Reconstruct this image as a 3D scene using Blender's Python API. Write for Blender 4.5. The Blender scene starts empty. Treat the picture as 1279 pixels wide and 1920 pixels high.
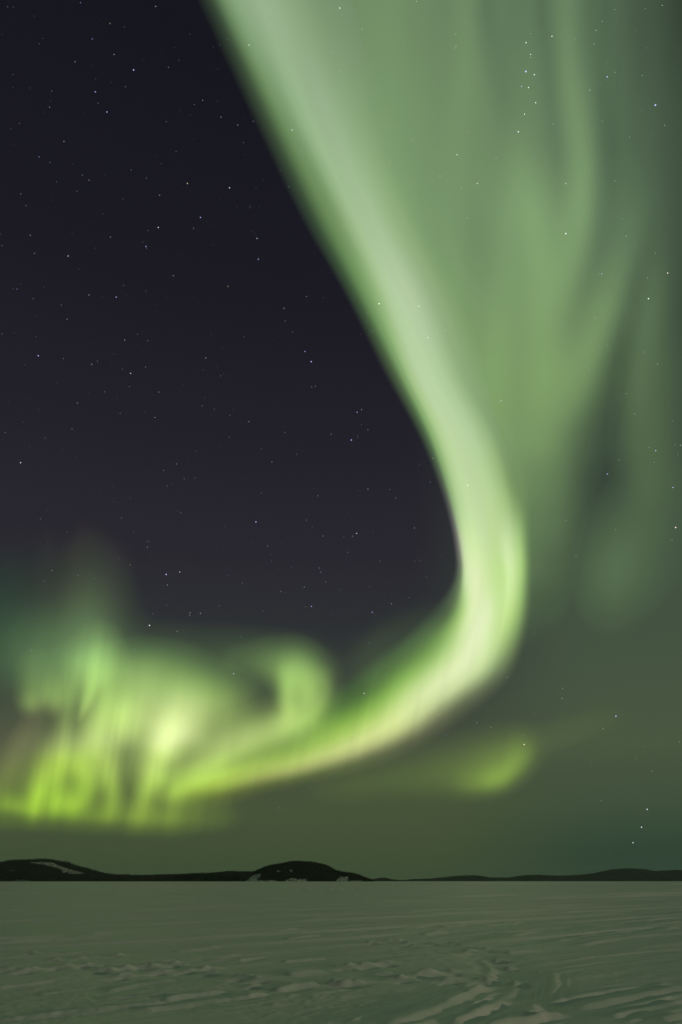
import bpy, math, random
import numpy as np

# ------------------------------------------------------------------ camera, night sky, moon, exposure
scene = bpy.context.scene
COL = scene.collection
CAM_H = 1.6
PITCH = math.radians(28.4)

cam_data = bpy.data.cameras.new("camera")
cam_data.sensor_fit = 'VERTICAL'; cam_data.sensor_height = 36.0; cam_data.lens = 24.0
cam_data.clip_start = 0.05; cam_data.clip_end = 2.0e6
cam = bpy.data.objects.new("camera", cam_data); COL.objects.link(cam)
cam.location = (0, 0, CAM_H); cam.rotation_euler = (math.radians(90) + PITCH, 0, 0)
scene.camera = cam

scene.view_settings.view_transform = 'Standard'; scene.view_settings.look = 'None'
scene.view_settings.exposure = 0.0; scene.view_settings.gamma = 1.0
try: scene.view_settings.use_curve_mapping = False
except Exception: pass
scene.render.engine = 'CYCLES'
scene.cycles.transparent_max_bounces = 64
scene.cycles.max_bounces = 4; scene.cycles.diffuse_bounces = 2
scene.cycles.use_denoising = True
try: scene.cycles.denoising_prefilter = 'ACCURATE'
except Exception: pass
scene.cycles.use_adaptive_sampling = False
scene.render.dither_intensity = 1.0

# night sky colour by elevation (degrees): the dark side, and the side with diffuse airglow
SKY_DARK = [(0, (61, 76, 53)), (2, (66, 80, 54)), (5, (71, 84, 57)), (9, (69, 79, 61)), (14, (55, 62, 57)),
            (19, (45, 47, 51)), (25, (41, 39, 47)), (33, (35, 33, 42)), (45, (28, 27, 36)), (62, (22, 22, 30)), (70, (24, 26, 30)), (90, (74, 140, 76))]  # green zenith lies out of view, added to throw greener light on the snow
SKY_GLOW = [(0, (46, 66, 51)), (2, (49, 69, 53)), (5, (64, 80, 60)), (9, (74, 87, 65)), (15, (70, 84, 66)),
            (22, (65, 79, 63)), (31, (51, 63, 57)), (45, (44, 56, 50)), (62, (38, 50, 44)), (70, (40, 54, 45)), (90, (74, 140, 76))]  # same added green zenith, unseen fill light for the snow
GLOW_A, GLOW_B = 0.10, 0.36

def lin(c):
    c = np.asarray(c, dtype=np.float64) / 255.0
    return np.where(c <= 0.04045, c / 12.92, ((c + 0.055) / 1.055) ** 2.4)


world = bpy.data.worlds.new("World"); scene.world = world; world.use_nodes = True
nt = world.node_tree; nt.nodes.clear()
def wn(t, **k):
    n = nt.nodes.new(t)
    for a, b in k.items(): setattr(n, a, b)
    return n
def wmath(op, a, b=None, clamp=False):
    n = wn('ShaderNodeMath', operation=op, use_clamp=clamp)
    for i, s in enumerate((a, b)):
        if s is None: continue
        if isinstance(s, (int, float)): n.inputs[i].default_value = s
        else: nt.links.new(s, n.inputs[i])
    return n.outputs[0]
tc = wn('ShaderNodeTexCoord'); nrm = wn('ShaderNodeVectorMath', operation='NORMALIZE')
nt.links.new(tc.outputs['Generated'], nrm.inputs[0])
sep = wn('ShaderNodeSeparateXYZ'); nt.links.new(nrm.outputs[0], sep.inputs[0])
elev = wmath('DIVIDE', wmath('ARCSINE', wmath('MAXIMUM', sep.outputs[2], 0.0)), math.pi / 2)
hyp = wmath('SQRT', wmath('MAXIMUM', wmath('ADD', wmath('MULTIPLY', sep.outputs[0], sep.outputs[0]), wmath('MULTIPLY', sep.outputs[1], sep.outputs[1])), 1e-8))
mr = wn('ShaderNodeMapRange', interpolation_type='SMOOTHSTEP')
nt.links.new(wmath('DIVIDE', sep.outputs[0], hyp), mr.inputs[0]); mr.inputs[1].default_value = GLOW_A; mr.inputs[2].default_value = GLOW_B
def wramp(tab):
    r = wn('ShaderNodeValToRGB'); r.color_ramp.interpolation = 'LINEAR'
    els = r.color_ramp.elements
    while len(els) > 1: els.remove(els[-1])
    for i, (e, c) in enumerate(tab):
        el = els[0] if i == 0 else els.new(e / 90.0)
        el.position = e / 90.0; el.color = (*lin(c), 1)
    nt.links.new(elev, r.inputs[0])
    return r.outputs[0]
mix = wn('ShaderNodeMix', data_type='RGBA')
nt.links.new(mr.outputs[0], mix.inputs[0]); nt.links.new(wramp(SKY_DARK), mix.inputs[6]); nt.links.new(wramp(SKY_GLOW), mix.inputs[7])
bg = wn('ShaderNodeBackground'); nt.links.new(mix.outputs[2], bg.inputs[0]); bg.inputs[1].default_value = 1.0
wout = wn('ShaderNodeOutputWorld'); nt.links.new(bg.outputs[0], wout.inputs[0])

# the low moon behind the photographer
MOON_EL, MOON_AZ = math.radians(4.2), math.radians(127.0)   # azimuth clockwise from straight ahead
moon_data = bpy.data.lights.new("moon", 'SUN'); moon_data.energy = 0.58; moon_data.angle = math.radians(0.5)
moon_data.color = (1.0, 0.80, 0.56)
moon = bpy.data.objects.new("moon", moon_data); COL.objects.link(moon)
from mathutils import Vector
moon_dir = Vector((math.sin(MOON_AZ) * math.cos(MOON_EL), math.cos(MOON_AZ) * math.cos(MOON_EL), math.sin(MOON_EL)))
moon.rotation_euler = moon_dir.to_track_quat('Z', 'Y').to_euler(); moon.location = moon_dir * 60

# --- aurora model begin (pure numpy: how brightly each part of the sky glows) ---
SX, SY, FPX = 1279.0, 1920.0, 1280.0           # sky chart units, focal length in the same units

def chart_dir(x, y):
    """unit direction of a chart position"""
    x = np.asarray(x, float); y = np.asarray(y, float)
    u = (x - 639.5) / FPX; v = (960.0 - y) / FPX
    d = np.stack([u, math.cos(PITCH) - math.sin(PITCH) * v, math.sin(PITCH) + math.cos(PITCH) * v], -1)
    return d / np.linalg.norm(d, axis=-1, keepdims=True)

def sstep(a, b, x):
    t = np.clip((x - a) / (b - a), 0, 1)
    return t * t * (3 - 2 * t)

def vnoise(x, y, seed=0):
    """smooth value noise, 0..1"""
    x = np.asarray(x, float); y = np.asarray(y, float)
    xi = np.floor(x).astype(np.int64); yi = np.floor(y).astype(np.int64)
    fx = x - xi; fy = y - yi
    fx = fx * fx * fx * (fx * (fx * 6 - 15) + 10); fy = fy * fy * fy * (fy * (fy * 6 - 15) + 10)
    def h(a, b):
        n = (a * 374761393 + b * 668265263 + seed * 974711) & 0x7fffffff
        n = ((n ^ (n >> 13)) * 1274126177) & 0x7fffffff
        n = ((n ^ (n >> 16)) * 668265263) & 0x7fffffff
        return ((n ^ (n >> 15)) & 0xffff) / 65535.0
    return ((h(xi, yi) * (1 - fx) + h(xi + 1, yi) * fx) * (1 - fy)
            + (h(xi, yi + 1) * (1 - fx) + h(xi + 1, yi + 1) * fx) * fy)

def ramp(tab, el):
    xs = [t[0] for t in tab]; cs = lin([t[1] for t in tab])
    return np.stack([np.interp(el, xs, cs[:, k]) for k in range(3)], -1)

def night(x, y):
    d = chart_dir(x, y)
    el = np.degrees(np.arcsin(np.clip(d[..., 2], 0, 1)))
    a = d[..., 0] / np.hypot(d[..., 0], d[..., 1])
    f = sstep(GLOW_A, GLOW_B, a)[..., None]
    return ramp(SKY_DARK, el) * (1 - f) + ramp(SKY_GLOW, el) * f

# the broad veil: rows of (x, green level) across the sky
VEIL = {
    -1500: [(-400, 225), (300, 235), (800, 230), (1500, 205), (2300, 150)],  # unseen overhead stretch, brightened to add green light to the lake snow
    -700: [(100, 130), (600, 130), (800, 125), (1000, 120), (1150, 100), (1300, 70), (1700, 45)],
    0: [(600, 142), (700, 142), (800, 137), (900, 128), (1000, 121), (1080, 114), (1150, 100), (1200, 91), (1240, 80), (1279, 66), (1500, 45)],
    250: [(660, 150), (740, 150), (850, 142), (930, 136), (1000, 133), (1080, 126), (1130, 109), (1200, 98), (1240, 90), (1279, 80), (1500, 50)],
    420: [(720, 151), (800, 151), (870, 146), (930, 147), (1000, 152), (1060, 146), (1100, 134), (1140, 121), (1190, 112), (1230, 99), (1279, 80), (1500, 50)],
    580: [(790, 155), (860, 155), (940, 153), (1010, 158), (1060, 149), (1105, 137), (1150, 122), (1190, 110), (1230, 102), (1279, 76), (1500, 50)],
    700: [(850, 158), (920, 158), (970, 155), (1020, 161), (1060, 153), (1095, 132), (1125, 112), (1155, 101), (1195, 100), (1230, 101), (1279, 82), (1500, 52)],
    820: [(900, 155), (960, 152), (1010, 150), (1040, 140), (1070, 118), (1100, 96), (1130, 87), (1165, 88), (1195, 98), (1235, 98), (1279, 82), (1500, 58)],
    900: [(930, 143), (975, 140), (1010, 131), (1040, 124), (1062, 113), (1085, 92), (1105, 79), (1140, 75), (1168, 78), (1195, 97), (1230, 97), (1279, 86), (1500, 60)],
    980: [(950, 130), (1000, 122), (1035, 115), (1060, 106), (1080, 90), (1100, 80), (1130, 78), (1165, 82), (1200, 90), (1240, 89), (1279, 86), (1500, 60)],
    1060: [(960, 120), (1005, 112), (1030, 102), (1060, 94), (1085, 85), (1115, 82), (1145, 84), (1175, 86), (1210, 87), (1279, 85), (1500, 62)],
    1130: [(960, 110), (1000, 97), (1030, 91), (1060, 88), (1095, 84), (1120, 83), (1150, 84), (1175, 85), (1205, 85), (1279, 84), (1500, 60)],
    1200: [(940, 95), (1000, 87), (1040, 84), (1090, 81), (1140, 83), (1180, 83), (1220, 81), (1279, 80), (1500, 60)],
    1290: [(800, 70), (1500, 60)],
}
VEIL_BRIGHT = [
    [(1062, -200, 24, 10), (1064, 0, 21, 13), (1070, 110, 21, 16), (1084, 210, 22, 21), (1094, 300, 21, 25), (1092, 380, 22, 21), (1080, 460, 24, 14), (1058, 550, 26, 4), (1040, 600, 26, 0)],
    [(965, 230, 20, 0), (976, 300, 22, 9), (988, 370, 25, 13), (1000, 440, 27, 11), (1010, 520, 32, 5), (1015, 590, 36, 0)],
    [(1206, 360, 18, 0), (1190, 430, 20, 5), (1168, 500, 21, 11), (1142, 580, 22, 16), (1112, 660, 22, 17), (1082, 740, 22, 12), (1056, 800, 24, 4), (1040, 850, 24, 0)],
    [(1246, 470, 16, 0), (1230, 550, 18, 6), (1208, 650, 19, 9), (1196, 740, 20, 9), (1192, 840, 24, 4), (1196, 900, 24, 0)],
    [(870, -200, 16, 4), (872, 0, 16, 5), (880, 120, 18, 5), (890, 230, 20, 0)],
    [(1150, -200, 10, 4), (1160, 60, 14, 4), (1172, 200, 18, 4), (1182, 330, 20, 2), (1188, 400, 20, 0)],
]
VEIL_DARK = [
    [(908, -200, 14, 8), (914, 0, 15, 12), (922, 90, 17, 10), (934, 180, 19, 7), (948, 280, 20, 0)],
    [(1012, -200, 10, 8), (1016, 0, 12, 11), (1026, 100, 14, 11), (1036, 210, 15, 12), (1044, 310, 15, 10), (1044, 400, 16, 5), (1036, 480, 18, 0)],
    [(1136, 180, 14, 4), (1140, 280, 15, 8), (1134, 370, 16, 10), (1122, 450, 17, 13), (1100, 530, 18, 13), (1074, 600, 18, 7), (1052, 660, 18, 0)],
    [(1222, 400, 12, 2), (1204, 480, 15, 8), (1184, 560, 17, 14), (1164, 640, 18, 15), (1150, 720, 19, 13), (1140, 800, 22, 9), (1132, 880, 24, 5), (1128, 950, 24, 0)],
    [(868, 340, 22, 0), (886, 420, 26, 5), (908, 500, 28, 6), (930, 570, 26, 2), (940, 620, 24, 0)],
]
VEIL_GAP = ([-1500, -700, 0, 250, 420, 500, 580, 660, 740, 820, 900, 980, 1060, 1300], [1250, 1180, 1150, 1140, 1138, 1140, 1185, 1168, 1154, 1142, 1138, 1100, 1080, 1070])

VEIL_EDGE = ([580, 700, 820, 900, 980, 1100], [1150, 1112, 1084, 1076, 1066, 1066])

def veil_total(x, y):
    ys = sorted(VEIL)
    x = np.asarray(x, float); y = np.asarray(y, float)
    g = np.zeros_like(x); w = np.zeros_like(x)
    rows = []
    for yy in ys:
        xs = np.array([p[0] for p in VEIL[yy]], float); gs = np.array([p[1] for p in VEIL[yy]], float)
        acc = 0
        ey = np.interp(y, *VEIL_EDGE); e0 = np.interp(yy, *VEIL_EDGE)
        xx = x - (ey - e0) * np.exp(-((x - ey) / 95.0) ** 2)      # the slanting arm keeps its shape between rows
        for o, k in ((-18, .12), (-9, .22), (0, .32), (9, .22), (18, .12)):
            acc = acc + k * np.interp(xx + o, xs, gs)
        rows.append(acc)
    i = np.clip(np.searchsorted(ys, y, side='right') - 1, 0, len(ys) - 2)
    ya = np.array(ys, float)
    t = np.clip((y - ya[i]) / (ya[i + 1] - ya[i]), 0, 1)
    t = 0.35 * t + 0.65 * t * t * (3 - 2 * t)
    R = np.stack(rows, 0)
    idx = np.indices(x.shape)
    g0 = R[(i,) + tuple(idx)]; g1 = R[(i + 1,) + tuple(idx)]
    g = g0 * (1 - t) + g1 * t
    s = x + 0.05 * y
    g = g + strokes(x, y, VEIL_BRIGHT, 1.0) - .85 * strokes(x, y, VEIL_DARK, 1.0)
    g = g * (1 + 0.022 * (vnoise(s / 46.0, y / 620.0, 5) - .5) * 2 + 0.004 * (vnoise(s / 18.0, y / 500.0, 6) - .5) * 2)
    bf = 0.79 - 0.09 * np.clip((g - 85) / 75.0, 0, 1) - 0.05 * sstep(350, 800, y) * sstep(78, 100, g)
    obs = lin(np.stack([g * 0.80, g, g * bf], -1))
    e = np.maximum(obs - night(x, y), 0)
    le = np.interp(y, [-1500, -700, 0, 200, 400, 550, 700, 820, 930, 1020, 1150, 1250], [-500, 90, 420, 530, 640, 715, 775, 832, 865, 905, 915, 920])
    e = e * (sstep(0, 75, x - le) * sstep(1320, 1060, y) * sstep(1690 + np.maximum(0, -y) * .6, 1300, x) * sstep(-1490, -1200, y))[..., None]
    return e

def gap_split(x, y):
    gx = np.interp(y, *VEIL_GAP)
    return sstep(-22, 22, np.asarray(x, float) - gx)

def f_veil(x, y):
    return veil_total(x, y) * (1 - gap_split(x, y))[..., None]

def f_outer(x, y):
    dim = blobs(x, y, [(1150, 1072, 40, 70, 60, 6, (84, 102, 76)), (1195, 990, 40, 90, 90, 4, (72, 86, 68))], base=(66, 78, 64))
    return veil_total(x, y) * gap_split(x, y)[..., None] + dim * sstep(1040, 1110, x)[..., None]

def blobs(x, y, items, base=(58, 68, 58), noise=None):
    out = np.zeros(x.shape + (3,)); b = lin(base)
    for cx, cy, sx, su, sd, ang, col in items:
        a = math.radians(ang)
        dx = x - cx; dy = y - cy
        p = dx * math.cos(a) + dy * math.sin(a)          # across
        q = -dx * math.sin(a) + dy * math.cos(a)         # along, downwards
        s = np.where(q < 0, su, sd)
        out += np.exp(-0.5 * ((p / sx) ** 2 + (q / s) ** 2))[..., None] * np.maximum(lin(col) - b, -0.05)
    return out

# (x, y, width, reach upwards, reach downwards, lean in degrees, colour)
MASS = [
    (335, 1366, 36, 48, 27, 14, .52),
    (306, 1398, 24, 36, 20, 22, .44),
    (258, 1342, 40, 52, 34, 0, .22),
    (236, 1342, 20, 34, 30, 0, .09),
    (325, 1306, 80, 34, 50, 15, .22),
    (250, 1264, 62, 30, 46, -8, .16),
    (405, 1322, 44, 34, 40, 25, .12),
    (365, 1282, 46, 24, 36, 20, .06),
    (440, 1325, 24, 36, 40, 10, .05),
    (290, 1440, 28, 30, 30, 5, .12),
]
CURL = [
    # strokes: x, y, half width, glow
    [(430, 1238, 20, .02), (480, 1240, 22, .06), (522, 1250, 24, .16), (556, 1262, 25, .28), (578, 1284, 25, .30), (584, 1312, 23, .31), (572, 1340, 21, .32), (548, 1358, 20, .38), (505, 1373, 21, .42), (440, 1402, 23, .42), (386, 1442, 22, .38), (345, 1474, 18, .34), (325, 1488, 14, .22), (308, 1498, 11, .03)],
    [(534, 1256, 12, .05), (537, 1285, 12, .22), (538, 1312, 12, .28), (540, 1336, 13, .20), (532, 1358, 14, .06)],
    [(556, 1250, 20, .04), (560, 1278, 24, .20), (561, 1306, 24, .24), (554, 1334, 22, .18), (540, 1358, 20, .06)],
    [(606, 1268, 11, .06), (612, 1292, 9, .07), (600, 1325, 9, .06), (585, 1352, 9, .04)],
    [(640, 1366, 22, .0), (590, 1382, 22, .07), (540, 1398, 20, .10), (480, 1424, 18, .10), (430, 1450, 18, .08), (380, 1470, 16, .04)],
    [(680, 1250, 34, .0), (700, 1252, 44, .03), (760, 1212, 46, .028), (806, 1172, 38, .02), (836, 1130, 26, .0)],
]
RAYS = [
    [(124, 1376, 15, .05), (110, 1410, 19, .14), (96, 1440, 20, .26), (80, 1468, 17, .33), (70, 1490, 15, .38), (63, 1514, 15, .24), (60, 1534, 14, .05)],
    [(190, 1340, 26, .16), (176, 1385, 25, .20), (154, 1425, 20, .29), (162, 1455, 16, .34), (162, 1478, 16, .34), (148, 1502, 17, .30), (122, 1508, 17, .28), (100, 1502, 15, .14), (92, 1490, 13, .03)],
    [(-60, 1510, 16, .10), (0, 1508, 15, .16), (40, 1514, 13, .18), (80, 1520, 13, .13), (130, 1525, 14, .13), (180, 1528, 14, .10), (230, 1530, 15, .10), (290, 1532, 18, .10), (350, 1530, 20, .06), (400, 1526, 22, .02)],
    [(232, 1325, 20, .10), (194, 1372, 24, .28), (192, 1410, 21, .32), (202, 1446, 18, .34), (211, 1480, 14, .30), (212, 1508, 13, .22), (205, 1536, 11, .06)],
    [(196, 1240, 24, .10), (200, 1294, 15, .20), (194, 1340, 16, .16), (190, 1380, 18, .05)],
    [(305, 1405, 20, .12), (293, 1440, 18, .36), (288, 1462, 17, .44), (274, 1492, 15, .30), (268, 1518, 15, .16), (262, 1550, 16, .04)],
    [(240, 1345, 18, .14), (238, 1372, 16, .20), (232, 1396, 14, .06)],
    [(342, 1470, 14, .03), (330, 1500, 15, .10), (322, 1530, 17, .05), (318, 1556, 18, .02)],
    [(188, 1212, 22, .10), (180, 1252, 20, .26), (170, 1292, 11, .32), (160, 1322, 7, .26), (149, 1350, 4, .05)],
    [(142, 1250, 22, .13), (134, 1296, 18, .16), (126, 1326, 13, .14), (118, 1372, 12, .10), (114, 1414, 18, .10)],
    [(66, 1256, 22, .06), (66, 1294, 19, .16), (60, 1316, 15, .20), (60, 1331, 12, .06)],
    [(108, 1278, 18, .08), (104, 1308, 16, .21), (102, 1326, 12, .12), (100, 1338, 9, .02)],
    [(-80, 1490, 36, .03), (0, 1480, 38, .05), (90, 1450, 44, .08), (180, 1420, 52, .12), (250, 1420, 50, .13), (310, 1440, 44, .11), (370, 1440, 40, .06), (430, 1430, 36, .0)],
    [(150, 1415, 26, .08), (122, 1450, 28, .20), (112, 1485, 26, .22), (108, 1505, 22, .12)],
    [(-80, 1530, 24, .04), (60, 1536, 24, .05), (180, 1540, 26, .06), (300, 1545, 28, .06), (380, 1540, 28, .04), (470, 1530, 26, .0)],
]
RUST = [
    (26, 1418, 14, 60, 50, 28, (82, 82, 70)),
    (55, 1380, 18, 50, 50, 24, (77, 75, 66)),
    (8, 1460, 18, 30, 30, 30, (82, 84, 64)),
]
GLOW = [
    (168, 1222, 40, 90, 44, 4, (90, 112, 80)),
    (90, 1232, 66, 56, 44, 0, (82, 108, 76)),
    (0, 1215, 40, 80, 50, 0, (53, 65, 57)),
    (120, 1130, 80, 110, 80, 4, (56, 62, 57)),
    (210, 1080, 14, 150, 90, 6, (55, 58, 58)),
    (150, 1060, 16, 150, 90, 6, (55, 59, 57)),
    (85, 1070, 15, 150, 90, 6, (54, 60, 57)),
    (10, 1120, 50, 80, 80, 0, (50, 63, 57)),
    (300, 1240, 120, 40, 40, 4, (66, 82, 64)),
    (490, 1250, 80, 40, 40, 0, (66, 80, 62)),
    (30, 1400, 60, 50, 60, 10, (72, 72, 64)),
]
PATCH = [
    [(560, 1490, 22, .0), (640, 1475, 24, .022), (720, 1464, 25, .035), (800, 1455, 27, .055), (870, 1446, 29, .09), (930, 1434, 28, .13), (966, 1418, 23, .14), (985, 1402, 17, .06)],
    [(850, 1472, 14, .01), (890, 1470, 15, .09), (928, 1463, 15, .19), (955, 1448, 14, .15), (978, 1425, 12, .06), (992, 1405, 9, .0)],
    [(985, 1400, 20, .02), (1050, 1382, 20, .022), (1130, 1355, 22, .012), (1220, 1330, 24, .0)],
]
HUE_Y = [1200, 1290, 1340, 1390, 1440, 1480, 1530, 1600]
HUE_R = [.54, .62, .69, .75, .72, .66, .65, .66]
HUE_B = [.26, .21, .23, .27, .20, .12, .07, .05]

def strokes(x, y, items, below=1.25):
    """glow of folded strips: soft tubes along smooth paths, a little crisper on their lower side"""
    g = np.zeros(x.shape)
    for pts in items:
        P = cat(np.array(pts, float), 14 * len(pts))
        best = np.zeros(x.shape)
        for px, py, w, I in P:
            if I <= 0 or w <= 1: continue
            dy = y - py; dy = np.where(dy > 0, dy * below, dy * .85)
            q = ((x - px) ** 2 + dy * dy) / (w * w)
            best = np.maximum(best, I * np.exp(-0.5 * np.minimum(q, 60)))
        g += best
    return g

def tinted(x, y, g):
    w = sstep(260, 120, x) * sstep(1380, 1440, y)
    r = np.interp(y, HUE_Y, HUE_R) * (1 - .10 * w); b = np.interp(y, HUE_Y, HUE_B) * (1 - .6 * w)
    return np.stack([g * r, g, g * b], -1)

def glow_sum(x, y, items):
    """added glow of soft patches, coloured by height: pale and green above, yellow-green along the lower edge"""
    g = np.zeros(x.shape)
    for cx, cy, sx, su, sd, ang, I in items:
        a = math.radians(ang); dx = x - cx; dy = y - cy
        p = dx * math.cos(a) + dy * math.sin(a); q = -dx * math.sin(a) + dy * math.cos(a)
        g += I * np.exp(-0.5 * ((p / sx) ** 2 + (q / np.where(q < 0, su, sd)) ** 2))
    return tinted(x, y, g)

def streaks(x, y, amp, sc, seed, slant=0.16):
    s = x + (y - 1400) * slant
    n = 0.6 * vnoise(s / sc, y / 260.0, seed) + 0.4 * vnoise(s / (sc * .42), y / 200.0, seed + 1)
    return 1 + amp * (n - .5) * 2

def f_mass(x, y):
    e = glow_sum(x, y, MASS) * .97
    k = sstep(.15, .8, e[..., 1:2])                      # palest where it glows hardest
    return e * (1 + k * np.array([.18, 0, .55])) * streaks(x, y, .09, 40, 11)[..., None]
def f_curl(x, y):
    return tinted(x, y, strokes(x, y, CURL)) * streaks(x, y, .07, 26, 21)[..., None]
def f_rays(x, y):
    e = tinted(x, y, strokes(x, y, RAYS, 1.35)) * streaks(x, y, .20, 17, 31)[..., None] + np.maximum(blobs(x, y, RUST, base=(66, 66, 62)), 0)
    return e * sstep(1600, 1530, y)[..., None]
def f_glow(x, y):
    return np.maximum(blobs(x, y, GLOW, base=(52, 58, 56)), 0) * streaks(x, y, .15, 50, 41)[..., None]
def f_patch(x, y):
    g = strokes(x, y, PATCH, below=1.15) * streaks(x, y, .1, 34, 51)
    return np.stack([g * .62, g, g * .10], -1)

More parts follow.
